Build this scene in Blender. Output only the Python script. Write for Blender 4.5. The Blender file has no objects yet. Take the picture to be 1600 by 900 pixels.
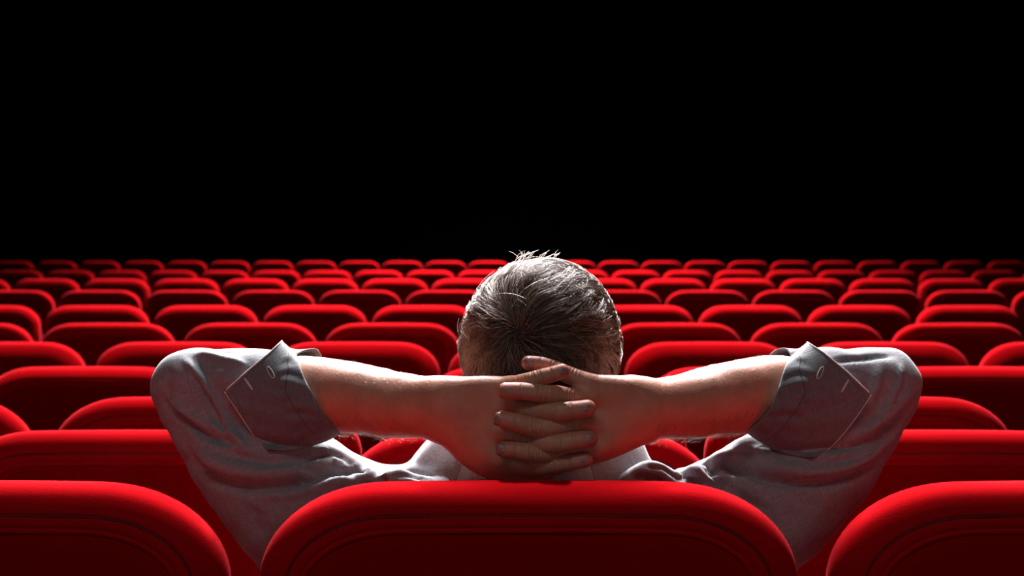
import bpy, math, random
import numpy as np
from math import sin, cos, pi, radians

# ---------------------------------------------------------------- camera, world, lamps, exposure
F, HOR, EYE = 3000.0, 375.0, 1.30          # focal length in pixels (1600 wide), horizon row, eye height
sc = bpy.context.scene
COL = sc.collection
cam = bpy.data.objects.new('camera', bpy.data.cameras.new('camera'))
COL.objects.link(cam); sc.camera = cam
cam.location = (0, 0, EYE); cam.rotation_euler = (pi/2, 0, 0)
cam.data.sensor_width = 36; cam.data.lens = F/1600*36
cam.data.shift_y = (HOR-450)/1600
cam.data.clip_start = .05; cam.data.clip_end = 200
cam.data.dof.use_dof = True; cam.data.dof.focus_distance = 1.93; cam.data.dof.aperture_fstop = 12

w = bpy.data.worlds.new('world'); sc.world = w; w.use_nodes = True
w.node_tree.nodes['Background'].inputs[0].default_value = (0, 0, 0, 1)
w.node_tree.nodes['Background'].inputs[1].default_value = 0

def area(name, loc, target, sx, sy, power, col=(1, 1, 1), spread=180):
    l = bpy.data.lights.new(name, 'AREA'); l.shape = 'RECTANGLE'; l.size = sx; l.size_y = sy
    l.energy = power; l.color = col; l.spread = radians(spread)
    o = bpy.data.objects.new(name, l); COL.objects.link(o); o.location = loc
    from mathutils import Vector
    d = Vector(target)-Vector(loc)
    o.rotation_euler = d.to_track_quat('-Z', 'Y').to_euler()
    return o
# house lamps under the ceiling, each aimed down and back at the rows before it, plus one added seat fill
def spot(name, loc, target, power, angle, blend, radius, col=(1, 1, 1)):
    l = bpy.data.lights.new(name, 'SPOT'); l.energy = power; l.spot_size = radians(angle); l.spot_blend = blend
    l.shadow_soft_size = radius; l.color = col
    o = bpy.data.objects.new(name, l); COL.objects.link(o); o.location = loc
    from mathutils import Vector
    o.rotation_euler = (Vector(target)-Vector(loc)).to_track_quat('-Z', 'Y').to_euler()
spot('key_fill_spot', (0.03, 6.25, 4.95), (0.04, 2.0, 1.1), 3600, 22, 1.0, .16, (.97, .97, 1))
spot('key_fill_spot', (0.03, 4.2, 5.3), (0.04, 1.86, 1.02), 1200, 15, 1.0, .10, (1, .96, .96))  # added fill spot, brightens the top of the man's seat
for y, p in ((6.0, 400), (10.5, 760), (15.5, 1150), (21, 1450), (27, 1600)):
    area('ceiling_lamp', (0, y, 5.45), (0, y-2.6, 2.2), 2.4, .8, p, (1, .97, .97), 120)
# added soft fill lamps behind the camera, no known source in the hall
area('upper_fill', (-.5, -.9, 4.3), (0, 2.4, .9), 2.2, 1.0, 20, (.97, 1, .99), 180)

area('low_fill', (.3, -2.6, 1.2), (.05, 2, 1.0), 1.2, 1.6, 9, (.92, 1, 1), 180)  # added low fill, puts white light on the undersides

sc.view_settings.view_transform = 'Standard'; sc.view_settings.look = 'None'
sc.view_settings.gamma = 1; sc.view_settings.exposure = 0
sc.view_settings.use_curve_mapping = False

rng = np.random.default_rng(4)
random.seed(4)

# ---------------------------------------------------------------- helpers
def P(px, py, Y):
    return np.array(((px-800)*Y/F, Y, EYE-(py-HOR)*Y/F))

def link(o, parent=None):
    COL.objects.link(o)
    if parent is not None: o.parent = parent
    return o

def mesh_obj(name, V, Fc, mat, parent=None, smooth=True, loc=None):
    me = bpy.data.meshes.new(name)
    V = np.asarray(V, dtype=np.float32)
    if isinstance(Fc, np.ndarray) and Fc.ndim == 2:
        n, k = Fc.shape
        me.vertices.add(len(V)); me.vertices.foreach_set('co', V.ravel())
        me.loops.add(n*k); me.loops.foreach_set('vertex_index', Fc.astype(np.int32).ravel())
        me.polygons.add(n); me.polygons.foreach_set('loop_start', np.arange(0, n*k, k, dtype=np.int32))
        me.update(calc_edges=True)
    else:
        me.from_pydata([tuple(map(float, v)) for v in V], [], [tuple(f) for f in Fc]); me.update()
    if smooth: me.polygons.foreach_set('use_smooth', [True]*len(me.polygons))
    if mat: me.materials.append(mat)
    o = bpy.data.objects.new(name, me); link(o, parent)
    if loc is not None: o.location = loc
    return o

def resample(pts, n, closed=False, smooth=True):
    pts = np.asarray(pts, float)
    if closed: pts = np.vstack([pts, pts[:1]])
    if smooth and len(pts) > 2:
        m = len(pts); out = []
        for i in range(m-1):
            p1, p2 = pts[i], pts[i+1]
            p0 = pts[i-1] if i > 0 else (pts[-2] if closed else 2*p1-p2)
            p3 = pts[i+2] if i+2 < m else (pts[1] if closed else 2*p2-p1)
            for t in np.linspace(0, 1, 10, endpoint=False):
                out.append(.5*((2*p1)+(-p0+p2)*t+(2*p0-5*p1+4*p2-p3)*t*t+(-p0+3*p1-3*p2+p3)*t**3))
        out.append(pts[-1]); pts = np.array(out)
    s = np.r_[0, np.cumsum(np.linalg.norm(np.diff(pts[:, :min(3, pts.shape[1])], axis=0), axis=1))]
    q = np.linspace(0, s[-1], n+1 if closed else n)
    r = np.stack([np.interp(q, s, pts[:, k]) for k in range(pts.shape[1])], 1)
    return r[:-1] if closed else r

def tube(pts, r, seg=6):
    pts = np.asarray(pts, float); n = len(pts)
    T = np.gradient(pts, axis=0); T /= np.linalg.norm(T, axis=1)[:, None]+1e-12
    up = np.array((0, 1., .13)); V = []; Fc = []
    rr = np.full(n, r) if np.isscalar(r) else np.asarray(r)
    for i in range(n):
        a = np.cross(T[i], up); a /= np.linalg.norm(a)+1e-9; b = np.cross(T[i], a)
        for k in range(seg):
            t = 2*pi*k/seg; V.append(pts[i]+rr[i]*(cos(t)*a+sin(t)*b))
    for i in range(n-1):
        for k in range(seg):
            k2 = (k+1) % seg
            Fc.append((i*seg+k, i*seg+k2, (i+1)*seg+k2, (i+1)*seg+k))
    Fc.append(tuple(range(seg))[::-1]); Fc.append(tuple((n-1)*seg+k for k in range(seg)))
    return V, Fc

def box(cx, cy, cz, sx, sy, sz, b=0.0):
    """box with chamfered vertical and horizontal edges, as rings"""
    V = []; Fc = []
    prof = [(b, -sz/2), (0, -sz/2+b), (0, sz/2-b), (b, sz/2)] if b else [(0, -sz/2), (0, sz/2)]
    for ins, z in prof:
        hx, hy = sx/2-ins, sy/2-ins
        c = b if b else 0
        pts = [(-hx+c, -hy), (hx-c, -hy), (hx, -hy+c), (hx, hy-c), (hx-c, hy), (-hx+c, hy), (-hx, hy-c), (-hx, -hy+c)] if b else [(-hx, -hy), (hx, -hy), (hx, hy), (-hx, hy)]
        V += [(cx+x, cy+y, cz+z) for x, y in pts]
    m = 8 if b else 4
    for i in range(len(prof)-1):
        for k in range(m): Fc.append((i*m+k, i*m+(k+1) % m, (i+1)*m+(k+1) % m, (i+1)*m+k))
    Fc.append(tuple(range(m))[::-1]); Fc.append(tuple((len(prof)-1)*m+k for k in range(m)))
    return V, Fc

# ---------------------------------------------------------------- materials
def mat(name, base, rough=.7, **kw):
    m = bpy.data.materials.new(name); m.use_nodes = True
    b = m.node_tree.nodes['Principled BSDF']
    b.inputs['Base Color'].default_value = (*base, 1); b.inputs['Roughness'].default_value = rough
    for k, v in kw.items():
        b.inputs[k.replace('_', ' ')].default_value = v
    return m
def N(m, t, **kw):
    n = m.node_tree.nodes.new(t)
    for k, v in kw.items(): setattr(n, k, v)
    return n
def L(m, a, b): m.node_tree.links.new(a, b)
def bump_noise(m, scale, strength, dist=.001, detail=4, coord='Object'):
    tc = N(m, 'ShaderNodeTexCoord'); nz = N(m, 'ShaderNodeTexNoise'); nz.inputs['Scale'].default_value = scale
    nz.inputs['Detail'].default_value = detail
    bp = N(m, 'ShaderNodeBump'); bp.inputs['Strength'].default_value = strength; bp.inputs['Distance'].default_value = dist
    L(m, tc.outputs[coord], nz.inputs['Vector']); L(m, nz.outputs[0], bp.inputs['Height'])
    L(m, bp.outputs[0], m.node_tree.nodes['Principled BSDF'].inputs['Normal'])
    return tc, nz, bp

def velvet(name, base):
    m = mat(name, base, .82)
    b = m.node_tree.nodes['Principled BSDF']
    b.inputs['Specular IOR Level'].default_value = .0
    b.inputs['Sheen Weight'].default_value = .32; b.inputs['Sheen Roughness'].default_value = .35
    b.inputs['Sheen Tint'].default_value = (1, .09, .12, 1)
    tc, nz, bp = bump_noise(m, 420, .25, .0008, 3)
    nz2 = N(m, 'ShaderNodeTexNoise'); nz2.inputs['Scale'].default_value = 7; nz2.inputs['Detail'].default_value = 5
    mx = N(m, 'ShaderNodeMix', data_type='RGBA')
    mx.inputs[6].default_value = (base[0]*.82, base[1]*.8, base[2]*.8, 1); mx.inputs[7].default_value = (min(1, base[0]*1.12), base[1], base[2], 1)
    L(m, tc.outputs['Object'], nz2.inputs['Vector']); L(m, nz2.outputs[0], mx.inputs[0]); L(m, mx.outputs[2], b.inputs['Base Color'])
    return m
M_RED = velvet('red_velvet', (.44, .0036, .0066))
M_PANEL = velvet('red_panel_fabric', (.33, .001, .002))
M_FRONT = velvet('bounce_cut_fabric', (.03, .002, .003))  # unseen seat fronts and cushions darkened to cut red bounce light
M_PIPE = mat('red_piping', (.14, .001, .002), .7)
M_BLACKMETAL = mat('black_metal', (.02, .02, .02), .5)
M_WOOD = mat('dark_armrest', (.03, .012, .01), .45)
M_FLOOR = mat('dark_carpet', (.010, .005, .005), 1, Specular_IOR_Level=.05); bump_noise(M_FLOOR, 300, .5)
M_WALL = mat('black_wall_cloth', (.0016, .0016, .0016), 1, Specular_IOR_Level=0.0); bump_noise(M_WALL, 120, .3)

# ---------------------------------------------------------------- the hall
ROWS = [  # seat pitch in px, top row y, first gap px, how it is called
    (895.0, 752.5, 826-447.5-895, "the man's own row"),
    (620.0, 672.5, 826-310-620, 'the first row ahead of the man'),
    (512.0, 620.0, 65-512, 'the second row ahead of the man'),
    (346.0, 573.0, 309-346, 'the third row ahead of the man'),
    (277.0, 534.5, 139.5-277, 'the fourth row ahead of the man'),
    (221.8, 505.0, 57-221.8, 'the fifth row ahead of the man'),
    (170.4, 477.5, 65.5-170.4, 'the sixth row ahead of the man'),
    (135.7, 453.8, 87-135.7, 'the seventh row ahead of the man'),
    (108.9, 436.0, 17.7-108.9, 'the eighth row ahead of the man'),
    (80.4, 423.0, 69-80.4, 'the second farthest row'),
    (67.6, 408.5, 53.9-67.6, 'the farthest row under the black wall'),
]
PITCH, SEATH = .56, 1.0
SC = [.984]+[1.0]*10
rowY = [k*PITCH*F/r[0] for r, k in zip(ROWS, SC)]
rowZ = [EYE-(r[1]-HOR)*Y/F-SEATH*k for r, Y, k in zip(ROWS, rowY, SC)]

def floor_z(y): return float(np.interp(y, rowY, rowZ))
ys = [-3.0]+rowY+[28.5]; V = []; Fc = []
for y in ys:
    z = floor_z(y)
    V += [(-8.2, y, z), (8.2, y, z)]
for i in range(len(ys)-1): Fc.append((2*i, 2*i+1, 2*i+3, 2*i+2))
o = mesh_obj('floor', V, Fc, M_FLOOR, smooth=False); o['kind'] = 'structure'
def slab(name, *a):
    V, Fc = box(*a); o = mesh_obj(name, V, Fc, M_WALL, smooth=False); o['kind'] = 'structure'
slab('wall_front', 0, 28.6, 2.7, 16.8, .2, 6.0)
slab('wall_left', -8.3, 12.75, 2.7, .2, 31.5, 6.0)
slab('wall_right', 8.3, 12.75, 2.7, .2, 31.5, 6.0)
slab('wall_back', 0, -3.1, 2.7, 16.8, .2, 6.0)
slab('ceiling', 0, 12.75, 5.8, 16.8, 31.5, .2)

# ---------------------------------------------------------------- cinema seat
HW, ZT, ZB, TH = .2655, 1.0, .40, .095
TILT = .14
def outline(d, nz=1):
    hw, zt, zb = HW-d, ZT-d, ZB+d
    a, b = max(.128-d*.8, .02), max(.098-d*.8, .02)
    r = max(.05-d, .01)
    pts = []
    for t in np.linspace(0, pi/2, 7): pts.append((-hw+r-r*cos(t-pi/2+pi/2)*0-r*sin(pi/2-t)*0-0, 0)) if False else None
    left = []
    # bottom left round, up the side, big elliptical top corner, half the top
    for t in np.linspace(0, pi/2, 6): left.append((-hw+r-r*sin(t), zb+r-r*cos(t)))
    for s in np.linspace(0, 1, 8)[1:-1]: left.append((-hw, zb+r+(zt-b-zb-r)*s))
    for t in np.linspace(0, pi/2, 16):
        left.append((-hw+a-a*abs(cos(t))**(2/2.1), zt-b+b*abs(sin(t))**(2/2.1)))
    for s in np.linspace(0, 1, 7)[1:-1]: left.append((-hw+a+(hw-a)*s, zt))
    right = [(-x, z) for x, z in left[::-1]]
    pts = left+[(0, zt)]+right
    bot = [(x, zb) for x in np.linspace(hw-r, -hw+r, 12)[1:-1]]
    pts += bot
    return [(x, z-.005*(x/HW)**2*(1 if z > .8 else 0)) for x, z in pts]
def lean(y, z): return y+(.93-z)*TILT
def ringloft(rings, cap0, cap1, wob=0):
    V = []; Fc = []; m = len(outline(0))
    for d, y in rings:
        for x, z in outline(d):
            yy = y+wob*(sin(x*23+z*31)+.6*sin(x*61-z*17))
            V.append((x, lean(yy, z), z))
    for i in range(len(rings)-1):
        for k in range(m): Fc.append((i*m+k, i*m+(k+1) % m, (i+1)*m+(k+1) % m, (i+1)*m+k))
    if cap0: Fc.append(tuple(range(m))[::-1])
    if cap1: Fc.append(tuple((len(rings)-1)*m+k for k in range(m)))
    return V, Fc
def flip(Fc): return [tuple(f)[::-1] for f in Fc]
def rimarc(d, y0, y1, n):
    return [(d*(1-sin(t)), y0+(y1-y0)*(1-cos(t))) for t in np.linspace(0, pi/2, n)]

def seat_mesh_backrest(n, far):
    W = .052 if far else .046
    def yy(d): return .046*(1-math.sqrt(max(0, 1-(1-d/W)**2)))
    ds = [W*(1-sin(t)) for t in np.linspace(0, pi/2, n+6)][::-1]      # from the silhouette (0) inwards
    ds = sorted(set(list(ds)+([] if far else [.0268, .0276, .0288, .0300, .0308, .0395, .0405, .0415])), reverse=True)
    rings = [(W-.0005, .012)]
    for d in ds:
        y = yy(d)
        if not far: y += .0034*math.exp(-((d-.0288)/.0011)**2)+.0016*math.exp(-((d-.0405)/.0012)**2)
        rings.append((d, y))
    rings += [(d, TH-y) for d, y in rimarc(.035, 0, .046, n)[::-1]][1:]
    return ringloft(rings, True, True, .0006)
def seat_mesh_panel(far):
    e = .0055 if far else 0
    rings = [(.0450+e, .012), (.0450+e, .0035), (.0462+e, .0012), (.0485+e, .0004), (.062, .0002), (.09, .0001), (.14, 0), (.2, 0)]
    V, Fc = ringloft(rings, True, True, .0004)
    return V, Fc
ML = {}
def as_mesh(name, VF, m):
    o = mesh_obj(name, VF[0], VF[1], m); bpy.data.objects.remove(o); me = bpy.data.meshes.get(name); return me
def loftbox(prof, hx, b):
    """rounded cushion: prof = list of (y, z) outline extruded over x with pillowed ends"""
    prof = resample(prof, 40, closed=True); c = prof.mean(0); V = []; Fc = []; n = len(prof)
    xs = [(-hx, .80), (-hx+b*.3, .92), (-hx+b, 1.0), (0, 1.015), (hx-b, 1.0), (hx-b*.3, .92), (hx, .80)]
    for x, s in xs:
        for p in prof: q = c+(p-c)*s; V.append((x, q[0], q[1]))
    for i in range(len(xs)-1):
        for k in range(n): Fc.append((i*n+k, (i+1)*n+k, (i+1)*n+(k+1) % n, i*n+(k+1) % n))
    Fc.append(tuple(range(n))); Fc.append(tuple((len(xs)-1)*n+k for k in range(n))[::-1])
    return V, Fc
def seat_parts(up, near):
    if up:   # tipped-up seat pan
        cush = loftbox([(.20, .46), (.205, .62), (.22, .80), (.26, .86), (.295, .82), (.29, .62), (.285, .46), (.24, .43)], .235, .03)
    else:
        cush = loftbox([(.19, .31), (.19, .40), (.30, .42), (.50, .425), (.60, .415), (.63, .38), (.60, .33), (.40, .31)], .235, .03)
    arm = loftbox([(.13, .62), (.13, .655), (.30, .665), (.42, .66), (.445, .64), (.42, .62), (.30, .615)], .012, .006)
    ped = [box(.0, .30, .02, .07, .42, .04, .006), box(.0, .26, .33, .045, .12, .60, .006)]
    V = list(ped[0][0]); Fc = list(ped[0][1]); k = len(V); V += ped[1][0]; Fc += [tuple(i+k for i in f) for f in ped[1][1]]
    return cush, arm, (V, Fc)
def build_seat(up, near):
    root = bpy.data.objects.new('cinema_seat', None); COL.objects.link(root)
    mesh_obj('backrest', *seat_mesh_backrest(14 if near else 9, not near), M_RED, root)
    mesh_obj('back_panel', *seat_mesh_panel(not near), M_PANEL, root)
    cush, arm, ped = seat_parts(up, near)
    fp = ringloft([(.040, TH-.012), (.040, TH+.0005), (.046, TH+.004), (.07, TH+.008), (.12, TH+.012), (.18, TH+.013)], True, True)
    mesh_obj('bounce_cut_pad', *fp, M_FRONT, root)  # added unseen dark facing, keeps red bounce off the shirt
    mesh_obj('seat_cushion', *cush, M_FRONT, root)
    a = mesh_obj('armrest', *arm, M_WOOD, root); a.location = (.28, 0, 0)
    for s in (-1, 1):
        p = mesh_obj('seat_support', *ped, M_BLACKMETAL, root); p.location = (s*.225, 0, 0); p.scale = (.6, 1, 1)
    if near:
        pp = np.array([(x, lean(.0052, z), z) for x, z in outline(.0288)]); pp = np.vstack([pp, pp[:1]])
        mesh_obj('piping', *tube(pp, .0011, 6), M_PIPE, root)
    return root
SEAT_NEAR_DOWN = build_seat(False, True)
SEAT_NEAR_UP = build_seat(True, True)
SEAT_FAR = build_seat(True, False)
used = set()
def copy_seat(proto):
    if proto not in used:
        used.add(proto); return proto
    r = proto.copy(); COL.objects.link(r)
    for ch in proto.children:
        c = ch.copy(); COL.objects.link(c); c.parent = r
    return r
ORD = ['', 'first', 'second', 'third', 'fourth', 'fifth', 'sixth', 'seventh', 'eighth', 'ninth', 'tenth', 'eleventh', 'twelfth', 'thirteenth', 'fourteenth']
for ri, (p, ty, g0, phrase) in enumerate(ROWS):
    Y = rowY[ri]; cells = []; g = g0
    while g < 1600-.03*p:
        a, b = g+.027*p, g+.973*p
        if b > 1: cells.append((a, b))
        g += p
    hy = min(1, max(0, (535-(ty+6))/136)); hwid = 132*math.sqrt(1-hy*hy) if ty < 535 else 132
    hid = [i for i, (a, b) in enumerate(cells) if a > 844-hwid-3 and b < 844+hwid+3]
    if ri == 2: hid = [2]
    for i, (a, b) in enumerate(cells):
        cx = (a+b)/2
        s = copy_seat(SEAT_NEAR_DOWN if (ri == 0 and i == 1) else (SEAT_NEAR_UP if ri < 4 else SEAT_FAR))
        s.location = ((cx-800)*Y/F, Y-.03, rowZ[ri]); s.scale = (SC[ri],)*3
        left = cx < 844
        n = i+1 if left else len(cells)-i
        if i in hid: lab = "red velvet cinema seat hidden behind the man's head, "+phrase.replace(' ahead of the man', ' ahead').replace(' under the black wall', '')
        elif ri == 0: lab = ['red velvet cinema seat with rounded back, left of the one the man sits in', "red velvet cinema seat that the man leans back in, his head's shadow on it", 'red velvet cinema seat with rounded back, right of the one the man sits in'][i]
        elif ri in (1, 3, 4) and b > 844 > a: lab = "red cinema seat straight in front of the man, in "+phrase.replace(' ahead of the man', ' ahead')
        else: lab = 'red cinema seat, %s from %s edge, in %s' % (ORD[n], 'left' if left else 'right', phrase.replace(' ahead of the man', ' ahead').replace(' under the black wall', ''))
        s['label'] = lab; s['category'] = 'seat'; s['group'] = 'red cinema seats in '+phrase

# ---------------------------------------------------------------- signed-distance modelling
class Grid:
    def __init__(s, lo, hi, h):
        s.lo = np.array(lo, float); s.h = h
        s.n = np.maximum(np.ceil((np.array(hi)-s.lo)/h).astype(int)+1, 4)
        s.ax = [(s.lo[i]+h*np.arange(s.n[i])).astype(np.float32) for i in range(3)]
        s.D = np.full(s.n, .06, np.float32)
    def box(s, lo, hi):
        r = []
        for i in range(3):
            a = int(max(0, math.floor((lo[i]-s.lo[i])/s.h))); b = int(min(s.n[i], math.ceil((hi[i]-s.lo[i])/s.h)+1))
            if a >= b: return None
            r.append(slice(a, b))
        return tuple(r)
    def seg(s, a, b, ra, rb, k, sc=(1, 1, 1), target=None):
        a = np.asarray(a, float); b = np.asarray(b, float); sc = np.asarray(sc, float); m = max(ra, rb)*1.0/min(1, sc.min())+max(k, .006)
        sl = s.box(np.minimum(a, b)-m, np.maximum(a, b)+m)
        if sl is None: return
        X = s.ax[0][sl[0]][:, None, None]*sc[0]; Y = s.ax[1][sl[1]][None, :, None]*sc[1]; Z = s.ax[2][sl[2]][None, None, :]*sc[2]
        A = a*sc; B = b*sc; d = B-A; dd = float(d@d)+1e-12
        t = np.clip(((X-A[0])*d[0]+(Y-A[1])*d[1]+(Z-A[2])*d[2])/dd, 0, 1)
        q = np.sqrt((X-A[0]-t*d[0])**2+(Y-A[1]-t*d[1])**2+(Z-A[2]-t*d[2])**2)-(ra+(rb-ra)*t)
        T = s.D if target is None else target
        o = T[sl]
        if k <= 0: T[sl] = np.minimum(o, q)
        else:
            h = np.maximum(k-np.abs(o-q), 0)/k; T[sl] = np.minimum(o, q)-h*h*k*.25
    def chain(s, pts, k=.005, n=None, sc=(1, 1, 1), kin=.0):
        """pts rows: x y z r ; smooth centre line; joined to what is there with blend k"""
        pts = np.asarray(pts, float); n = n or (len(pts)-1)*4+1
        q = resample(pts, n)
        tmp = np.full(s.n, .06, np.float32) if False else None
        lo = (q[:, :3]-q[:, 3:4]*1.6-k-.01).min(0); hi = (q[:, :3]+q[:, 3:4]*1.6+k+.01).max(0)
        sl = s.box(lo, hi)
        if sl is None: return
        sub = Grid.__new__(Grid); sub.lo = np.array([s.ax[i][sl[i]][0] for i in range(3)], float); sub.h = s.h
        sub.ax = [s.ax[i][sl[i]] for i in range(3)]; sub.n = np.array([len(x) for x in sub.ax]); sub.D = np.full(sub.n, .06, np.float32)
        for i in range(n-1): sub.seg(q[i, :3], q[i+1, :3], q[i, 3], q[i+1, 3], kin, sc)
        o = s.D[sl]; d = sub.D
        if k <= 0: s.D[sl] = np.minimum(o, d)
        else:
            h = np.maximum(k-np.abs(o-d), 0)/k; s.D[sl] = np.minimum(o, d)-h*h*k*.25
    def mesh(s):
        D = s.D; nx, ny, nz = s.n; S = D < 0
        c = S[:-1, :-1, :-1].astype(np.int8)
        tot = sum(S[i:nx-1+i, j:ny-1+j, k:nz-1+k].astype(np.int8) for i in (0, 1) for j in (0, 1) for k in (0, 1))
        act = (tot > 0) & (tot < 8); idx = np.argwhere(act); ids = np.full(act.shape, -1, np.int32); ids[act] = np.arange(len(idx))
        acc = np.zeros((len(idx), 3)); cnt = np.zeros(len(idx))
        cor = [(i, j, k) for i in (0, 1) for j in (0, 1) for k in (0, 1)]
        vals = {q: D[idx[:, 0]+q[0], idx[:, 1]+q[1], idx[:, 2]+q[2]].astype(float) for q in cor}
        for q in cor:
            for a in range(3):
                if q[a]: continue
                q2 = list(q); q2[a] = 1; q2 = tuple(q2); v0, v1 = vals[q], vals[q2]; m = (v0 < 0) != (v1 < 0)
                t = np.where(m, v0/np.where(m, v0-v1, 1), 0)
                p = np.zeros((len(idx), 3)); p += np.array(q); p[:, a] += t
                acc[m] += p[m]; cnt[m] += 1
        V = s.lo+s.h*(idx+acc/cnt[:, None])
        Q = []
        e = S[:-1, 1:-1, 1:-1] != S[1:, 1:-1, 1:-1]; ii = np.argwhere(e)
        for a, (o1, o2) in enumerate(((1, 2), (2, 0), (0, 1))):
            sl0 = [slice(1, -1)]*3; sl1 = [slice(1, -1)]*3; sl0[a] = slice(0, -1); sl1[a] = slice(1, None)
            A, B = S[tuple(sl0)], S[tuple(sl1)]; ii = np.argwhere(A != B); inside = A[A != B]
            base = ii.copy(); off = np.ones(3, int); off[a] = 0; base = base+off
            def at(d1, d2):
                q = base.copy(); q[:, o1] -= d1; q[:, o2] -= d2; return ids[q[:, 0], q[:, 1], q[:, 2]]
            f = np.stack([at(1, 1), at(0, 1), at(0, 0), at(1, 0)], 1)
            f[~inside] = f[~inside][:, ::-1]; Q.append(f)
        return V, np.vstack(Q)

def px_of(V):
    return np.stack([800+V[:, 0]*F/V[:, 1], HOR+(EYE-V[:, 2])*F/V[:, 1]], 1)
def vnormals(V, Q):
    n = np.zeros_like(V); fn = np.cross(V[Q[:, 2]]-V[Q[:, 0]], V[Q[:, 3]]-V[Q[:, 1]])
    for k in range(4): np.add.at(n, Q[:, k], fn)
    return n/(np.linalg.norm(n, axis=1)[:, None]+1e-12)
def polydist(U, pl, step=1.5):
    """distance of 2-d points U to polyline pl, and place along it"""
    pl = np.asarray(pl, float); L_ = np.linalg.norm(np.diff(pl, axis=0), axis=1).sum()
    r = resample(pl, max(3, int(L_/6)))
    best = np.full(len(U), 1e9); tt = np.zeros(len(U)); m = len(r)-1
    for i in range(m):
        a, b = r[i], r[i+1]; d = b-a; t = np.clip(((U-a)@d)/(d@d+1e-9), 0, 1)
        q = np.linalg.norm(U-a-t[:, None]*d, axis=1); w_ = q < best; best[w_] = q[w_]; tt[w_] = (i+t[w_])/m
    return best, tt
def apply_folds(V, Nn, folds, front=True):
    """fold = (polyline in picture units at the figure, height in mm, width); real relief pushed along the surface normal"""
    U = px_of(V); disp = np.zeros(len(V)); face = np.clip(-Nn[:, 1]*2.5+.9, 0, 1) if front else 1
    for pl, amp, wd in folds:
        pl = np.asarray(pl, float); lo = pl.min(0)-wd*3; hi = pl.max(0)+wd*3
        m = np.all((U > lo) & (U < hi), axis=1)
        if not m.any(): continue
        d, t = polydist(U[m], pl)
        disp[m] += 2.3*amp*.001*np.exp(-(d/wd)**2)*np.clip(np.minimum(t, 1-t)*5+.05, 0, 1)
    return V+Nn*(disp*face)[:, None]
def wob(V, lam, amp, n=9, seed=1):
    g = np.random.default_rng(seed); o = np.zeros(len(V))
    for _ in range(n):
        k = g.normal(size=3); k *= 2*pi/lam/np.linalg.norm(k)*g.uniform(.6, 1.6); o += np.sin(V@k+g.uniform(0, 6.3))
    return o*amp/math.sqrt(n)

# ---------------------------------------------------------------- person: materials
def skin_material():
    m = mat('skin', (.42, .20, .14), .5); b = m.node_tree.nodes['Principled BSDF']
    b.inputs['Subsurface Weight'].default_value = .12; b.inputs['Subsurface Radius'].default_value = (.012, .004, .002); b.inputs['Subsurface Scale'].default_value = 1
    tc, nz, bp = bump_noise(m, 340, .35, .0009, 6)
    at = N(m, 'ShaderNodeAttribute', attribute_name='tint'); nz2 = N(m, 'ShaderNodeTexNoise'); nz2.inputs['Scale'].default_value = 45; nz2.inputs['Detail'].default_value = 5
    L(m, tc.outputs['Object'], nz2.inputs['Vector'])
    mx = N(m, 'ShaderNodeMix', data_type='RGBA', blend_type='MULTIPLY'); mx.inputs[0].default_value = 1
    cr = N(m, 'ShaderNodeMix', data_type='RGBA'); cr.inputs[6].default_value = (.72, .62, .58, 1); cr.inputs[7].default_value = (1.15, 1.2, 1.2, 1)
    L(m, nz2.outputs[0], cr.inputs[0]); L(m, at.outputs['Color'], mx.inputs[6]); L(m, cr.outputs[2], mx.inputs[7]); L(m, mx.outputs[2], b.inputs['Base Color'])
    return m
M_SKIN = skin_material()
M_NAIL = mat('fingernail', (.36, .15, .14), .32)
def cloth(name, base, scale=900):
    m = mat(name, base, .85); b = m.node_tree.nodes['Principled BSDF']
    b.inputs['Sheen Weight'].default_value = .25; b.inputs['Sheen Roughness'].default_value = .5; b.inputs['Specular IOR Level'].default_value = .2
    tc = N(m, 'ShaderNodeTexCoord')
    mp = N(m, 'ShaderNodeMapping'); mp.inputs['Rotation'].default_value = (0, .35, 0); L(m, tc.outputs['Object'], mp.inputs['Vector'])
    outs = []
    for sx, sz in ((900, 60), (60, 900)):
        m2 = N(m, 'ShaderNodeMapping'); m2.inputs['Scale'].default_value = (sx, 200, sz); L(m, mp.outputs[0], m2.inputs['Vector'])
        n = N(m, 'ShaderNodeTexNoise'); n.inputs['Scale'].default_value = 1; n.inputs['Detail'].default_value = 2; L(m, m2.outputs[0], n.inputs['Vector']); outs.append(n.outputs[0])
    ad = N(m, 'ShaderNodeMath', operation='ADD'); L(m, outs[0], ad.inputs[0]); L(m, outs[1], ad.inputs[1])
    mr = N(m, 'ShaderNodeMapRange'); mr.inputs[1].default_value = .7; mr.inputs[2].default_value = 1.3; L(m, ad.outputs[0], mr.inputs[0])
    cr = N(m, 'ShaderNodeMix', data_type='RGBA'); cr.inputs[6].default_value = tuple(c*.78 for c in base)+(1,); cr.inputs[7].default_value = tuple(min(1, c*1.2) for c in base)+(1,)
    L(m, mr.outputs[0], cr.inputs[0]); L(m, cr.outputs[2], b.inputs['Base Color'])
    bp = N(m, 'ShaderNodeBump'); bp.inputs['Strength'].default_value = .3; bp.inputs['Distance'].default_value = .0006; L(m, mr.outputs[0], bp.inputs['Height'])
    L(m, bp.outputs[0], b.inputs['Normal'])
    return m
M_SHIRT = cloth('grey_shirt_cloth', (.205, .205, .228))
M_CUFF = cloth('grey_cuff_cloth', (.135, .145, .16))
M_SEAM = mat('shirt_thread', (.10, .09, .09), .9)
M_HEM = mat('pale_thread', (.62, .57, .55), .8)
M_TROUSER = mat('dark_trousers', (.02, .022, .03), .9)
M_SHOE = mat('dark_shoe', (.015, .012, .01), .4)

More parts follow.
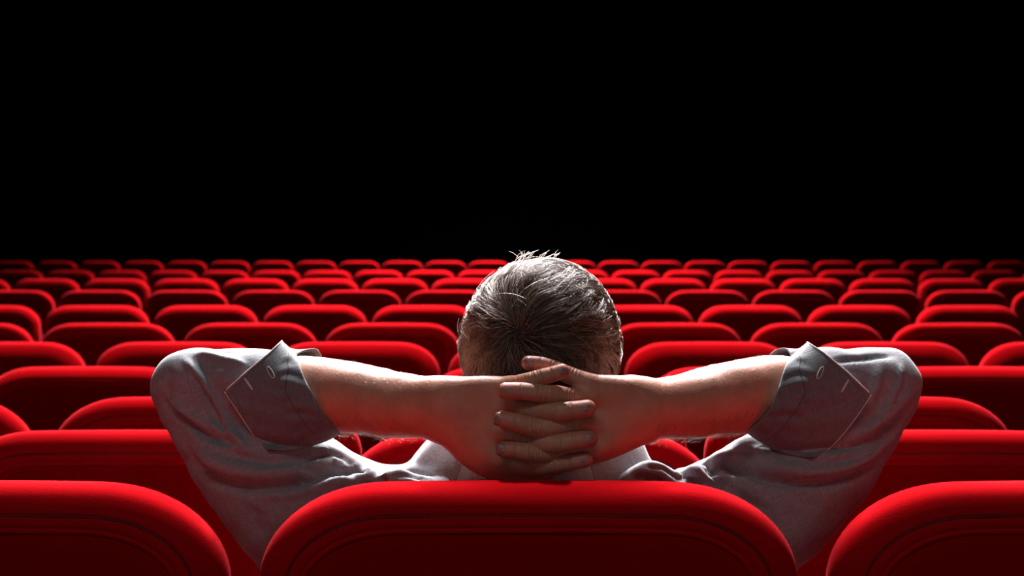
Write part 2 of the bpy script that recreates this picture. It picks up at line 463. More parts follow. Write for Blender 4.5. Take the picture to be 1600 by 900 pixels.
person = bpy.data.objects.new('person', None); COL.objects.link(person)
person.location = (.05, 2.1, floor_z(2.1))
person['label'] = 'man seen from behind in a grey shirt, hands clasped behind his brown-haired head'
person['category'] = 'person'
POFF = np.array(person.location)
def pobj(name, V, Fc, m, parent=person):
    V = np.asarray(V, float)-POFF
    o = mesh_obj(name, V, Fc if isinstance(Fc, np.ndarray) else Fc, m, parent)
    return o

# ---- skin: head with neck and trunk, then each arm with its hand
def C(px, py, Y, r): return [*P(px, py, Y), r]
HC = P(845, 548, 2.045)                        # middle of the skull
def head_body():
    g = Grid((-.42, 1.93, .44), (.47, 2.30, 1.32), .004)
    c = HC
    g.seg(c+(-.0, .0, .0), c+(0, .012, .006), .0745, .0745, 0, (1, .80, .92))
    g.seg(c+(0, .055, -.035), c+(0, .07, -.085), .055, .034, .03, (1, 1, 1))          # face and jaw
    g.seg(c+(0, .105, -.035), c+(0, .117, -.058), .008, .012, .012)                    # nose
    g.seg(c+(-.018, .103, -.083), c+(.018, .103, -.083), .007, .007, .008)             # lips
    g.seg(c+(-.035, .088, -.012), c+(.035, .088, -.012), .012, .012, .015)             # brow
    for s in (-1, 1):
        g.seg(c+(s*.074, .01, -.025), c+(s*.076, .004, -.055), .014, .009, .005, (2.2, 1, 1))  # ears
    g.chain([[*(c+(0, -.005, -.05)), .05], [*(c+(-.006, .005, -.11)), .055], [*P(832, 745, 2.045), .062], [*P(832, 810, 2.06), .065]], .02)
    for s in (-1, 1):
        g.seg(P(832, 830, 2.06), P(832+s*180, 850, 2.06), .045, .035, .03)
    g.chain([[*P(832, 800, 2.07), .11], [*P(832, 950, 2.09), .125], [.02, 2.10, .72], ] if False else [[*P(832, 850, 2.07), .12], [.02, 2.10, .80, .11], [.02, 2.14, .66, .10]], .04, sc=(1, 1.35, 1))
    g.chain([C(300, 608, 2.10, .028), C(400, 712, 2.08, .036), C(560, 836, 2.065, .042), C(640, 848, 2.065, .038)], .02)
    g.chain([C(1380, 606, 2.10, .028), C(1275, 712, 2.08, .036), C(1115, 836, 2.065, .042), C(1035, 848, 2.065, .038)], .02)
    V, Q = g.mesh()
    d = V-c
    # scalp is dark brown, the rest skin
    tint = np.tile(np.array((.56, .235, .16)), (len(V), 1))
    e = (V[:, 2] > c[2]-.075+np.clip(d[:, 1], 0, 1)*.9) & (d[:, 1] < .075)
    tint[e] = (.035, .02, .015)
    # eye hollows
    for s in (-1, 1):
        q = np.linalg.norm(d-np.array((s*.03, .10, -.03)), axis=1); V[:, 1] -= .008*np.exp(-(q/.013)**2)
    return V, Q, tint

def arm(side):
    """side -1: the arm on the left of the picture; +1 right"""
    Lf = side < 0
    X = lambda x: x
    if Lf: lo = (-.40, 1.875, .93); hi = (.115, 2.16, 1.215)
    else: lo = (-.01, 1.875, .93); hi = (.47, 2.16, 1.215)
    SPL = P(686 if Lf else 1012, 640, 1.95)[0]
    if Lf: boxes = [(lo, (SPL+.0008, hi[1], hi[2]), .0020), ((SPL-.0008, 1.875, 1.055), (.115, 1.99, 1.20), .00085)]
    else: boxes = [((SPL-.0008, lo[1], lo[2]), hi, .0020), ((-.012, 1.875, 1.055), (SPL+.0008, 1.99, 1.20), .00085)]
    meshes = []
    for blo, bhi, h in boxes:
        g = Grid(blo, bhi, h)
        if Lf:
            # forearm (flattened near the wrist), elbow hidden in the sleeve
            g.chain([C(300, 606, 2.10, .027), C(400, 611, 2.062, .033), C(480, 616, 2.030, .0400), C(560, 623, 2.000, .0365), C(630, 633, 1.976, .0310), C(690, 640, 1.953, .0275)], .01)
            g.chain([C(600, 608, 1.99, .014), C(640, 612, 1.968, .014), C(668, 613, 1.957, .0135), C(700, 611, 1.945, .012)], .012)
            g.chain([C(600, 662, 1.985, .012), C(640, 661, 1.97, .012), C(690, 660, 1.952, .012)], .012)
            # wrist to knuckles: four metacarpals fanned, heel and ball of the hand
            MC = [(798, 605, .0105), (797, 635, .0115), (790, 678, .0120), (780, 716, .0125)]
            for i, (mx, my, r) in enumerate(MC):
                g.chain([C(690, 618+i*15, 1.950, .0165), C(740, 610+i*25, 1.936, .0145), C(mx, my, 1.925, r)], .012)
            g.chain([C(700, 668, 1.953, .014), C(735, 704, 1.945, .016), C(775, 728, 1.940, .0145), C(832, 738, 1.938, .0105)], .012)
            g.seg(P(720, 640, 1.945), P(790, 660, 1.940), .016, .016, .015)
            fingers = [
                [C(798, 603, 1.925, .0098), C(815, 598, 1.914, .0086), C(839, 592, 1.9065, .0088), C(862, 585, 1.9045, .0078), C(878, 580, 1.905, .0074)],
                [C(797, 636, 1.925, .0108), C(822, 640, 1.914, .0095), C(860, 643, 1.9035, .0098), C(892, 641, 1.9000, .0090), C(917, 638, 1.9010, .0086)],
                [C(790, 678, 1.925, .0112), C(825, 690, 1.915, .0100), C(867, 694, 1.9035, .0101), C(897, 689, 1.9000, .0092), C(921, 686, 1.9010, .0086)],
                [C(782, 716, 1.928, .0110), C(820, 730, 1.925, .0095), C(856, 727, 1.916, .0093), C(888, 722, 1.910, .0085), C(913, 718, 1.9085, .0078)],
            ]
        else:
            g.chain([C(1385, 606, 2.10, .027), C(1290, 609, 2.062, .033), C(1205, 615, 2.030, .0400), C(1125, 624, 2.000, .0365), C(1060, 634, 1.976, .0305), C(1010, 640, 1.953, .0275)], .01)
            g.chain([C(1090, 612, 1.99, .014), C(1050, 618, 1.968, .0135), C(1022, 619, 1.957, .0125), C(990, 611, 1.945, .012)], .012)
            g.chain([C(1090, 664, 1.985, .012), C(1050, 664, 1.97, .012), C(1000, 662, 1.952, .012)], .012)
            MC = [(918, 602, .0108), (924, 622, .0112), (925, 664, .0118), (930, 698, .0118)]
            for i, (mx, my, r) in enumerate(MC):
                g.chain([C(1005, 618+i*15, 1.950, .0165), C(965, 609+i*24, 1.936, .0150), C(mx, my, 1.926, r)], .012)
            g.chain([C(1000, 668, 1.953, .014), C(960, 692, 1.948, .014), C(930, 706, 1.945, .012), C(880, 722, 1.942, .0100), C(845, 738, 1.940, .0090)], .012)
            g.seg(P(985, 640, 1.945), P(925, 655, 1.942), .016, .016, .015)
            fingers = [
                [C(918, 599, 1.927, .0100), C(893, 588, 1.926, .0088), C(866, 576, 1.9270, .0086), C(844, 569, 1.9265, .0078), C(826, 567, 1.9265, .0074)],
                [C(924, 619, 1.925, .0106), C(893, 619, 1.915, .0090), C(849, 615, 1.9035, .0097), C(815, 611, 1.9000, .0090), C(790, 611, 1.9010, .0086)],
                [C(925, 661, 1.925, .0110), C(893, 664, 1.915, .0097), C(841, 668, 1.9030, .0102), C(806, 660, 1.8995, .0094), C(781, 655, 1.9005, .0090)],
                [C(930, 697, 1.928, .0105), C(888, 706, 1.920, .0092), C(836, 708, 1.9065, .0096), C(806, 704, 1.9020, .0088), C(783, 702, 1.9015, .0084)],
            ]
        for f in fingers: g.chain(f, .0045, n=17)
        meshes.append(g.mesh())
    V = np.vstack([meshes[0][0], meshes[1][0]]); Q = np.vstack([meshes[0][1], meshes[1][1]+len(meshes[0][0])])
    Nn = vnormals(V, Q); U = px_of(V)
    tint = np.tile(np.array((.56, .235, .16)), (len(V), 1)); disp = np.zeros(len(V)); face = np.clip(-Nn[:, 1]*2, 0, 1)
    for f in fingers:
        f = np.array(f); fu = px_of(f[:, :3]); tipd = np.linalg.norm(V-f[-1, :3], axis=1)
        w_ = np.clip(1.25-tipd/.020, 0, 1)[:, None]; tint = tint*(1-w_*.55)+np.array((.58, .17, .13))*w_*.55
        for j, (na, gap, ww, am) in {2: (5, 3.8, 1.25, .0013), 3: (2, 3.2, 1.2, .0007), 1: (4, 4.0, 1.3, .0008)}.items():
            c = fu[j]; dv = fu[min(j+1, 4)]-fu[j-1]; dv = dv/np.linalg.norm(dv); nv = np.array((-dv[1], dv[0])); r_px = f[j, 3]*F/f[j, 1]
            near = np.linalg.norm(V-f[j, :3], axis=1) < f[j, 3]*1.6
            rel = U-c; al = rel@dv; ac = rel@nv
            for q in range(na):
                o = (q-(na-1)/2)*gap+ .05*ac*np.sin(q*2.1)  # creases bow round the knuckle
                bow = (1 if q >= na/2 else -1)*(ac/r_px)**2*1.6
                disp -= near*am*np.exp(-((al-o+bow)/ww)**2)*face*np.clip(1.25-(ac/r_px)**2, 0, 1)
            if j == 2: tint = tint*(1-(near*.22)[:, None])+np.array((.62, .30, .18))*(near*.22)[:, None]
    # tendons and wrist creases over the back of the hand
    disp += wob(V, .035, .00035, seed=3)
    V = V+Nn*disp[:, None]
    return V, Q, tint, fingers

nails = []
def all_skin():
    parts = [head_body()]
    for s in (-1, 1):
        V, Q, t, fg = arm(s); parts.append((V, Q, t)); nails.extend((f, s) for f in fg)
    Vs = []; Qs = []; T = []; k = 0
    for V, Q, t in parts: Vs.append(V); Qs.append(Q+k); T.append(t); k += len(V)
    V = np.vstack(Vs); o = pobj('body', V, np.vstack(Qs), M_SKIN)
    a = o.data.color_attributes.new('tint', 'FLOAT_COLOR', 'POINT')
    a.data.foreach_set('color', np.hstack([np.vstack(T), np.ones((len(V), 1))]).astype(np.float32).ravel())
    return o
body = all_skin()
for f, s in nails:
    f = np.array(f); a, b = f[-2], f[-1]; d = (b-a)[:3]; d /= np.linalg.norm(d)
    outv = np.array((0, -1, .12)); outv -= d*(outv@d); outv /= np.linalg.norm(outv); sd = np.cross(d, outv); r = b[3]
    V = []; Fc = []; nu, nv = 9, 9
    for i in range(nu):
        for j in range(nv):
            u = i/(nu-1); v = j/(nv-1)*2-1
            wd = .98*(1-.22*abs(2*u-.9)**3); th = v*wd
            rr = r+.00035-(abs(2*u-1)**4)*.0003
            c = b[:3]+d*(-.0055+u*.0105); drop = max(0, u-.45)**2*.006
            V.append(c+outv*(rr*cos(th)-drop)+sd*rr*sin(th)*.92)
    for i in range(nu-1):
        for j in range(nv-1): Fc.append((i*nv+j, i*nv+j+1, (i+1)*nv+j+1, (i+1)*nv+j))
    o = pobj('fingernail', V, Fc, M_NAIL, body)
    so = o.modifiers.new('s', 'SOLIDIFY'); so.thickness = .0004
for s in (-1, 1):
    V = []; Fc = []; c = HC+np.array((s*.03, .100, -.028)); n = 10
    for i in range(n+1):
        for j in range(12):
            t, p_ = pi*i/n, 2*pi*j/12; V.append(c+.0105*np.array((sin(t)*cos(p_), sin(t)*sin(p_), cos(t))))
    for i in range(n):
        for j in range(12): Fc.append((i*12+j, i*12+(j+1) % 12, (i+1)*12+(j+1) % 12, (i+1)*12+j))
    pobj('eye', V, Fc, mat('eye_white', (.7, .7, .68), .2), body)

# ---- shirt
def shirt_part():
    g = Grid((-.42, 1.925, .45), (.47, 2.32, 1.20), .0034)
    # trunk and shoulders
    g.chain([[*P(832, 800, 2.065), .14], [.018, 2.088, .90, .185], [.02, 2.115, .80, .17], [.02, 2.135, .72, .155]], .03, sc=(1, 1.62, 1))
    for s, cx in ((-1, 832), (1, 832)):
        g.chain([C(cx, 778, 2.045, .045), C(cx+s*120, 796, 2.045, .038), C(cx+s*215, 816, 2.05, .048), C(cx+s*260, 822, 2.06, .06)], .03)
    Lc = [C(298, 606, 2.098, .0375), C(322, 636, 2.095, .0440), C(362, 684, 2.085, .0560), C(420, 743, 2.07, .0690), C(495, 808, 2.065, .0800), C(590, 862, 2.07, .085)]
    g.chain(Lc, .02)
    g.chain([C(298, 604, 2.098, .0365), C(345, 601, 2.082, .0390), C(395, 603, 2.063, .0405), C(412, 605, 2.057, .0395)], .02)
    Rc = [C(1379, 604, 2.098, .0370), C(1360, 634, 2.095, .0440), C(1318, 682, 2.085, .0550), C(1255, 742, 2.07, .0670), C(1175, 806, 2.065, .0780), C(1085, 860, 2.07, .083)]
    g.chain(Rc, .02)
    g.chain([C(1379, 602, 2.098, .0365), C(1335, 600, 2.082, .0385), C(1285, 602, 2.063, .0405), C(1268, 604, 2.057, .0395)], .02)
    # cloth that stands up over the shoulders in folds
    for q in ([C(560, 752, 2.03, .012), C(578, 747, 2.02, .010), C(592, 757, 2.01, .008)],
              [C(600, 765, 2.01, .012), C(618, 750, 2.00, .012), C(645, 757, 2.00, .012), C(690, 768, 2.00, .012)],
              [C(505, 712, 2.04, .012), C(530, 728, 2.04, .013), C(560, 750, 2.04, .012)],
              [C(965, 770, 2.00, .012), C(1000, 744, 1.998, .014), C(1024, 735, 2.00, .012), C(1055, 752, 2.0, .012)],
              [C(1060, 757, 2.02, .010), C(1090, 737, 2.02, .009), C(1112, 752, 2.02, .011)],
              [C(1168, 705, 2.04, .014), C(1130, 722, 2.04, .014), C(1103, 730, 2.04, .0095)]):
        g.chain(q, .007)
    V, Q = g.mesh(); Nn = vnormals(V, Q)
    fl = []
    def both(pl, a, w_, l=True, r=True):
        if l: fl.append((pl, a, w_))
        if r and not l: fl.append((pl, a, w_))
    # left arm of the picture
    both([(252, 622), (275, 645), (302, 668), (332, 685), (366, 698)], -4.5, 5, r=False)
    both([(262, 618), (290, 646), (320, 664), (352, 678)], 2.5, 7, r=False)
    both([(310, 655), (330, 672), (352, 686), (380, 694)], -2.5, 4, r=False)
    both([(283, 557), (300, 575), (325, 608), (346, 645), (366, 682), (396, 712)], 3.2, 6, r=False)
    both([(296, 575), (318, 610), (338, 650), (355, 684)], -2.0, 6, r=False)
    both([(300, 553), (335, 558), (365, 564), (392, 576)], 2.0, 5, r=False)
    both([(292, 700), (315, 732), (345, 752), (390, 761), (440, 760), (495, 745), (540, 728)], -5.5, 8, r=False)
    both([(300, 690), (335, 724), (380, 738), (440, 738), (500, 722)], 3.5, 12, r=False)
    both([(330, 700), (370, 712), (430, 722), (490, 706)], -2.5, 7, r=False)
    both([(392, 762), (440, 771), (500, 758), (560, 744)], 2.5, 10, r=False)
    both([(400, 790), (395, 810), (412, 840)], -2.0, 14, r=False)
    both([(440, 850), (480, 812), (540, 775), (600, 760)], -3, 9, r=False)
    both([(450, 722), (510, 735), (560, 742)], -3, 6, r=False)
    both([(470, 722), (505, 708), (530, 712), (556, 728)], -3.2, 4.5, r=False)
    both([(500, 700), (525, 712), (550, 722)], 2.0, 4, r=False)
    both([(520, 745), (550, 733), (575, 738)], -3.0, 4, r=False)
    both([(610, 746), (640, 741), (680, 752)], -2.0, 4, r=False)
    both([(1190, 716), (1160, 706), (1130, 722), (1104, 742)], -3.0, 5, l=False)
    both([(1010, 728), (1040, 730), (1062, 744)], -2.2, 4, l=False)
    both([(268, 575), (262, 600), (268, 625)], -1.2, 8, r=False)
    both([(250, 640), (280, 690), (300, 720)], 1.6, 5, r=False)
    # right arm of the picture
    both([(1424, 622), (1405, 650), (1378, 676), (1345, 694), (1300, 700), (1275, 704)], -4.5, 6, l=False)
    both([(1424, 600), (1404, 632), (1370, 664), (1335, 684)], 2.5, 8, l=False)
    both([(1418, 640), (1385, 682), (1350, 708), (1310, 722), (1270, 726)], -3.0, 6, l=False)
    both([(1408, 570), (1400, 600), (1388, 628), (1372, 655)], 2.6, 4, l=False)
    both([(1375, 560), (1368, 600), (1345, 650), (1316, 684)], 2.2, 8, l=False)
    both([(1360, 590), (1352, 625), (1330, 668)], -1.8, 8, l=False)
    both([(1398, 556), (1340, 560), (1300, 564)], -1.6, 4, l=False)
    both([(1390, 700), (1360, 728), (1310, 750), (1250, 756), (1190, 745), (1150, 728), (1105, 718)], -5.5, 7, l=False)
    both([(1380, 690), (1340, 722), (1290, 738), (1230, 736), (1175, 718)], 3.5, 11, l=False)
    both([(1220, 718), (1180, 708), (1140, 712), (1100, 722)], 2.5, 8, l=False)
    both([(1130, 745), (1105, 728), (1160, 775), (1210, 800)], -3, 8, l=False)
    both([(1280, 800), (1260, 780), (1240, 765)], -2, 12, l=False)
    both([(1215, 830), (1190, 800), (1140, 770), (1100, 750)], -3, 9, l=False)
    both([(1160, 740), (1125, 724)], -3, 6, l=False)
    # shoulders
    both([(596, 745), (600, 756)], -4, 6, r=False)
    both([(1062, 733), (1080, 748), (1098, 765)], -4, 7, l=False)
    both([(1040, 728), (1056, 742), (1070, 756)], -2.5, 6, l=False)
    both([(985, 745), (1010, 748), (1035, 760)], -3, 7, l=False)
    V = apply_folds(V, Nn, fl)
    V = V+Nn*(wob(V*np.array((1, 1, 1)), .045, .0009, seed=7)+wob(V, .11, .0016, seed=8))[:, None]
    return pobj('shirt', V, Q, M_SHIRT)
shirt = shirt_part()

# ---- rolled sleeve cuffs: a turned-back band round each forearm with slit corner, buttonholes and seams
def cuff(mirror):
    mx = (lambda p: (1696-p[0], p[1]+1)) if mirror else (lambda p: p)
    if not mirror:
        Fr = [(463, 556), (472, 581), (479, 597), (489, 616), (502, 644), (517, 662), (534, 676)]
        O1 = [(441, 533), (420, 553), (388, 579), (351, 612)]
        O2 = [(351, 612), (371, 642), (390, 671), (405, 691), (421, 704)]
        Bk0 = [(534, 676), (528, 640), (518, 600), (507, 568), (497, 547), (484, 547), (470, 551), (463, 556)]
        Bk1 = [(421, 704), (412, 680), (395, 630), (400, 585), (420, 552), (441, 533)]
    else:
        Fr = [(1236, 559), (1227, 572), (1221, 590), (1214, 612), (1203, 636), (1186, 658), (1166, 675)]
        O1 = [(1261, 535), (1286, 551), (1322, 580), (1361, 617)]
        O2 = [(1361, 617), (1339, 650), (1316, 680), (1292, 703), (1268, 716)]
        Bk0 = [(1166, 675), (1172, 640), (1184, 600), (1196, 565), (1206, 551), (1218, 545), (1230, 547), (1236, 556)]
        Bk1 = [(1268, 716), (1285, 680), (1305, 630), (1295, 585), (1275, 555), (1261, 535)]
    nf, nb, nv = 61, 40, 26
    f0 = resample(Fr, nf); a = resample(O1, 26, smooth=False); b_ = resample(O2, nf-25); f1 = np.vstack([a[:-1], b_])
    b0 = resample(Bk0, nb+2)[1:-1]; b1 = resample(Bk1, nb+2)[1:-1]
    def yax(px): # depth of the forearm's axis
        t = abs(px-848); return float(np.interp(t, [150, 368, 448, 550], [1.953, 2.030, 2.062, 2.10]))
    V = []; Fc = []; m = nf+nb
    for j in range(nv):
        v = j/(nv-1)
        for i in range(nf):
            u = i/(nf-1); p = f0[i]*(1-v)+f1[i]*v; p = p+np.array((0, 11*sin(pi*v)**.8*max(0, (u-.6)/.4)**2))
            R = .052+.011*v
            y = yax(p[0])-R*max(max(0, 4*u*(1-u))**.5*(1-.12*v), .80*v*max(0, u-.45)/.55)-.001
            # the corner of the slit stands a little off; puckers beside the seam
            y -= .004*math.exp(-(((p[0]-f1[25][0])/28)**2+((p[1]-f1[25][1])/28)**2))
            y += .0011*sin(u*46+v*3+2*sin(v*7))*math.exp(-((v-.30)/.16)**2)+.0007*sin(u*27+v*9)
            y += .0012*sin(3.1*u*pi+4*v)*sin(pi*v)
            V.append(P(p[0], p[1], y))
        for i in range(nb):
            u = i/(nb-1); p = b0[i]*(1-v)+b1[i]*v
            y = yax(p[0])+(.045)*(sin(pi*u)**.6)*(1-.2*v)
            V.append(P(p[0], p[1], y))
    for j in range(nv-1):
        for i in range(m):
            q = (j*m+i, j*m+(i+1) % m, (j+1)*m+(i+1) % m, (j+1)*m+i); Fc.append(q if mirror else q[::-1])
    V = np.array(V)
    o = pobj('cuff', V, Fc, M_CUFF, shirt)
    so = o.modifiers.new('s', 'SOLIDIFY'); so.thickness = .0026; so.offset = 0
    bv = o.modifiers.new('b', 'SUBSURF'); bv.levels = 1; bv.render_levels = 1
    G = V.reshape(nv, m, 3)
    def surf(u, v, off=.0016):
        i = u*(nf-1); j = v*(nv-1); i0 = int(min(nf-2, i)); j0 = int(min(nv-2, j)); fu, fv = i-i0, j-j0
        q = (G[j0, i0]*(1-fu)+G[j0, i0+1]*fu)*(1-fv)+(G[j0+1, i0]*(1-fu)+G[j0+1, i0+1]*fu)*fv
        return q+np.array((0, -off, .0002))
    def line(name, uv, r, m_):
        pts = np.array([surf(u, v) for u, v in resample(uv, 50)]); Vt, Ft = tube(pts, r, 6)
        pobj(name, Vt, Ft, m_, shirt)
    line('cuff_seam', [(.0, .46), (.12, .34), (.2, .30), (.5, .30), (.8, .28), (.97, .25)], .0007, M_SEAM)
    line('cuff_seam', [(.04, .95), (.2, .945), (.40, .93), (.43, .915)], .00022, M_SEAM)
    line('cuff_seam', [(.43, .915), (.6, .93), (.8, .94), (.98, .95)], .00022, M_SEAM)
    line('cuff_hem', [(.0, 1), (.1, 1), (.25, 1), (.40, 1)], .0009, M_HEM)
    line('cuff_hem', [(.42, 1), (.6, 1), (.74, 1), (.88, 1)], .0005, M_HEM)
    # buttonholes: an oval of thread round a dark slit
    for (bu, bvv, ln) in ((.24, .60, 8.0), (.35, .80, 8.0)):
        c = surf(bu, bvv, .0018); d = surf(bu+.02, bvv+.01)-surf(bu-.02, bvv-.01) if False else P(8 if not mirror else -8, 9 if not mirror else 10, 2)-P(0, 0, 2)
        d = d/np.linalg.norm(d); e_ = np.cross(d, (0, 1, 0)); pts = []
        tx = surf(bu+.03, bvv)-surf(bu-.03, bvv); ty = surf(bu, bvv+.05)-surf(bu, bvv-.05); nn = np.cross(tx, ty); nn /= np.linalg.norm(nn)
        nn = nn if nn[1] < 0 else -nn
        d = d-nn*(d@nn); d /= np.linalg.norm(d); e_ = np.cross(d, nn)
        op = .0022 if bu < .3 else .0006
        for k in range(24):
            t = 2*pi*k/24; pts.append(c+d*.0085*cos(t)+e_*op*sin(t))
        pts.append(pts[0]); Vt, Ft = tube(np.array(pts), .0006, 6); pobj('buttonhole', Vt, Ft, M_HEM, shirt)
    return o
cuff(False); cuff(True)

# ---- collar
def collar():
    V = []; Fc = []; m = 72
    rings = [(.062, 706, 0), (.066, 703, .0), (.0705, 706, .0), (.076, 722, .002), (.082, 742, .004), (.0865, 760, .006), (.088, 768, .007)]
    for r, py, dz in rings:
        for k in range(m):
            t = 2*pi*k/m; a = t
            x = r*cos(t)*1.02; y = r*sin(t)*.98
            p = P(826 if py < 720 else 822, py, 2.035)
            z = p[2]-.022*max(0, sin(t))*1.0 + .0012*sin(5*t+py*.05)
            V.append((p[0]+x, 2.035+y, z))
    n = len(rings)
    for i in range(n-1):
        for k in range(m): Fc.append((i*m+k, i*m+(k+1) % m, (i+1)*m+(k+1) % m, (i+1)*m+k))
    o = pobj('collar', V, [f[::-1] for f in Fc], M_SHIRT, shirt); so = o.modifiers.new('s', 'SOLIDIFY'); so.thickness = .002
    pts = np.array([(V[5*m+k][0]*1.0, V[5*m+k][1]-.0004, V[5*m+k][2]+.004) for k in range(m//2, m)])
    return o
collar()

# ---- trousers and shoes (below the seat backs, there for the view from the side)
def trousers():
    z0 = floor_z(2.3); g = Grid((-.22, 1.94, z0+.05), (.28, 2.66, .75), .008)
    g.chain([[.02, 2.14, .70, .13], [.02, 2.145, .635, .125]], .03, sc=(1, 1.25, 1))
    for s in (-1, 1):
        g.chain([[.02+s*.08, 2.13, .60, .085], [.02+s*.10, 2.32, .61, .078], [.02+s*.12, 2.52, .62, .062]], .03)
        g.chain([[.02+s*.12, 2.53, .61, .060], [.02+s*.12, 2.54, .38, .055], [.02+s*.12, 2.52, z0+.12, .048]], .02)
    V, Q = g.mesh(); pobj('trousers', V, Q, M_TROUSER)
    for s in (-1, 1):
        g = Grid((.02+s*.12-.06, 2.42, z0-.02), (.02+s*.12+.06, 2.66+.10, z0+.14), .006)
        g.chain([[.02+s*.12, 2.48, z0+.045, .040], [.02+s*.12, 2.56, z0+.040, .040], [.02+s*.12, 2.64, z0+.032, .032]], .01)
        g.seg((.02+s*.12, 2.50, z0+.05), (.02+s*.12, 2.51, z0+.11), .036, .036, .02)
        V, Q = g.mesh(); V[:, 2] = np.maximum(V[:, 2], z0+.003); pobj('shoe', V, Q, M_SHOE)
trousers()

# ---- hair
def hair_material():
    m = mat('brown_hair', (.04, .026, .02), .42); b = m.node_tree.nodes['Principled BSDF']
    b.inputs['Specular IOR Level'].default_value = .55; b.inputs['Specular Tint'].default_value = (1, .86, .80, 1)
    hi = N(m, 'ShaderNodeHairInfo'); cr = N(m, 'ShaderNodeMix', data_type='RGBA')
    cr.inputs[6].default_value = (.018, .011, .009, 1); cr.inputs[7].default_value = (.26, .145, .10, 1)
    L(m, hi.outputs['Random'], cr.inputs[0]); L(m, cr.outputs[2], b.inputs['Base Color'])
    b.inputs['Transmission Weight'].default_value = 0
    return m
M_HAIR = hair_material()
def stray_material():
    m = bpy.data.materials.new('stray_hair'); m.use_nodes = True; nt = m.node_tree; nt.nodes.remove(nt.nodes['Principled BSDF'])
    h = nt.nodes.new('ShaderNodeBsdfHairPrincipled'); h.parametrization = 'ABSORPTION'
    h.inputs['Absorption Coefficient'].default_value = (.55, .62, .70); h.inputs['Roughness'].default_value = .35
    nt.links.new(h.outputs[0], nt.nodes['Material Output'].inputs['Surface']); return m
M_STRAY = stray_material()
def hair_obj(name, strands, rad, m, parent):
    """strands (n, k, 3), rad (k,) root to tip"""
    n, k, _ = strands.shape; cu = bpy.data.hair_curves.new(name); cu.add_curves([k]*n)
    pos = (strands.reshape(-1, 3)-POFF).astype(np.float32)
    cu.attributes['position'].data.foreach_set('vector', pos.ravel())
    ra = cu.attributes.get('radius') or cu.attributes.new('radius', 'FLOAT', 'POINT')
    ra.data.foreach_set('value', np.tile(rad, n).astype(np.float32))
    cu.materials.append(m); o = bpy.data.objects.new(name, cu); link(o, parent); return o
SK = np.array((.0750, .0930, .0810))            # skull
HO = np.array((.0885, .1090, .0945))            # outside of the hair
HCC = P(844, 540, 2.045)
WH = np.array((-.33, -.90, .24)); WH /= np.linalg.norm(WH)      # the whorl
def hair_field(n, seed, L0=1.0):
    g = np.random.default_rng(seed)
    d = g.normal(size=(n*3, 3)); d /= np.linalg.norm(d, axis=1)[:, None]
    ok = (d[:, 2] > -.72+np.clip(d[:, 1], 0, 1)*1.15) & (d[:, 1] < .80)
    d = d[ok][:n]; return d
def flow(d):
    """combing direction on the unit sphere"""
    w_ = d-WH*(d@WH)[:, None]; t = w_/(np.linalg.norm(w_, axis=1)[:, None]+1e-6)
    t = t-d*np.sum(t*d, axis=1)[:, None]; t /= np.linalg.norm(t, axis=1)[:, None]+1e-6
    sw = np.cross(d, t); ang = np.arccos(np.clip(d@WH, -1, 1))
    t = t+sw*(.9*np.exp(-ang/.3)+.05)[:, None]
    # sides and nape comb down, crown combs forward and a little to the right
    down = np.tile((0, 0, -1.), (len(d), 1)); side = np.clip(.25-d[:, 2], 0, 1)[:, None]
    t = t+down*side*1.6+np.array((.75, .15, 0))*np.clip(d[:, 2], 0, 1)[:, None]
    t = t-d*np.sum(t*d, axis=1)[:, None]
    return t/(np.linalg.norm(t, axis=1)[:, None]+1e-6)
def grow(d, g, K=9, wild=0.0):
    n = len(d); up = np.clip(d[:, 2]*1.1+.35, .0, 1)
    ln = (.026+.040*up)*g.uniform(.75, 1.15, n)           # metres
    cur = d.copy(); out = []; lean_ = g.normal(0, .13+wild, (n, 3)); hgt = g.uniform(.45, 1.08, n)+wild*.5*g.uniform(0, 1, n)
    for k in range(K):
        s = k/(K-1)
        lift = (1-(1-s)**2.2)*hgt
        out.append(HCC+cur*(SK[None, :]*(1-lift[:, None])+HO[None, :]*lift[:, None]))
        f = flow(cur)+lean_*(1+s); f -= cur*np.sum(f*cur, axis=1)[:, None]
        cur = cur+f*(ln/(K-1)/.092)[:, None]; cur /= np.linalg.norm(cur, axis=1)[:, None]
    return np.stack(out, 1)
g = np.random.default_rng(11)
guides_d = hair_field(1700, 5); guides = grow(guides_d, g, wild=.07)
def with_clumps(n, seed, clump=.9):
    gg = np.random.default_rng(seed); d = hair_field(n, seed); S = grow(d, gg)
    near = np.empty(len(d), int)
    for i in range(0, len(d), 2000): near[i:i+2000] = np.argmax(d[i:i+2000]@guides_d.T, axis=1)
    K = S.shape[1]; s = np.linspace(0, 1, K)[None, :, None]; cf = np.minimum(1, clump*s**.9*gg.uniform(.7, 1.1, (len(d), 1, 1)))
    G = guides[near]
    return S*(1-cf)+G*cf
S = with_clumps(20000, 21)
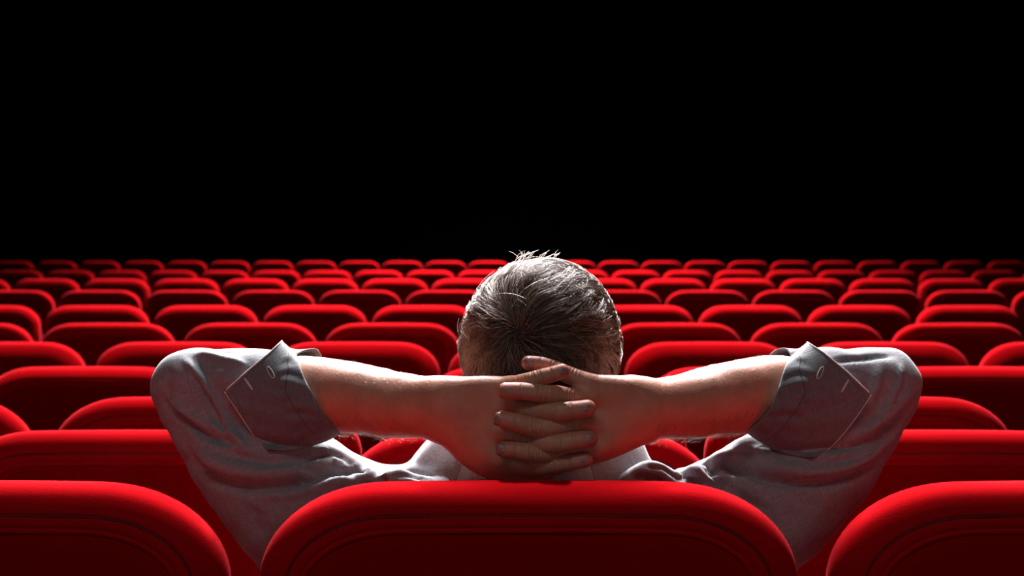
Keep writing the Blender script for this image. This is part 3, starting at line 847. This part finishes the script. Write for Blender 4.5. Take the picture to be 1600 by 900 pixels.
hair = hair_obj('hair', S, np.linspace(.00028, .00012, 9), M_HAIR, person)
hair['kind'] = 'stuff'
gg = np.random.default_rng(31); dd = hair_field(1500, 32); dd = dd[dd[:, 2] > -.2][:520]
S2 = grow(dd, gg, wild=.28)
tu = []
for k in range(38):
    a0 = P(gg.uniform(805, 868), gg.uniform(402, 410), gg.uniform(2.02, 2.07)); dr = np.array((gg.normal(.35, .5), gg.normal(-.3, .3), 1.0)); dr /= np.linalg.norm(dr); ln = gg.uniform(.006, .017)
    bend = np.array((gg.normal(.4, .5), 0, -.35)); tt = np.linspace(0, 1, 9)[:, None]; tu.append(a0+dr*ln*tt+bend*ln*.5*tt**2)
S2 = np.concatenate([S2, np.array(tu)])
fly = hair_obj('stray_hair', S2, np.linspace(.00018, .00008, 9), M_STRAY, hair); fly['kind'] = 'stuff'
# fine hair on the forearms
def arm_hair():
    gg = np.random.default_rng(5); out = []
    me = body.data; n = len(me.vertices); co = np.empty(n*3, np.float32); me.vertices.foreach_get('co', co); co = co.reshape(-1, 3)+POFF
    no = np.empty(n*3, np.float32); me.vertices.foreach_get('normal', no); no = no.reshape(-1, 3)
    U = px_of(co); a = np.abs(U[:, 0]-848)
    ok = np.where((a > 175) & (a < 378) & (no[:, 1] < .3) & (co[:, 2] > 1.05) & ((np.abs(no[:, 2]) > .3) | (gg.uniform(size=n) < .4)))[0]
    pick = gg.choice(ok, 2600); p = co[pick]; nn = no[pick]; sgn = np.sign(U[pick, 0]-848)
    t = np.stack([-sgn*.4, np.zeros(len(p)), -np.ones(len(p))*.9], 1)+gg.normal(0, .4, (len(p), 3)); t -= nn*np.sum(t*nn, axis=1)[:, None]*.75
    t /= np.linalg.norm(t, axis=1)[:, None]; ln = gg.uniform(.004, .010, len(p))[:, None]
    K = 5
    for k in range(K):
        s = k/(K-1); out.append(p+t*ln*s+nn*ln*(.38*s-.25*s*s))
    return np.stack(out, 1)
ah = hair_obj('arm_hair', arm_hair(), np.linspace(.00004, .00002, 5), M_STRAY, body); ah['kind'] = 'stuff'
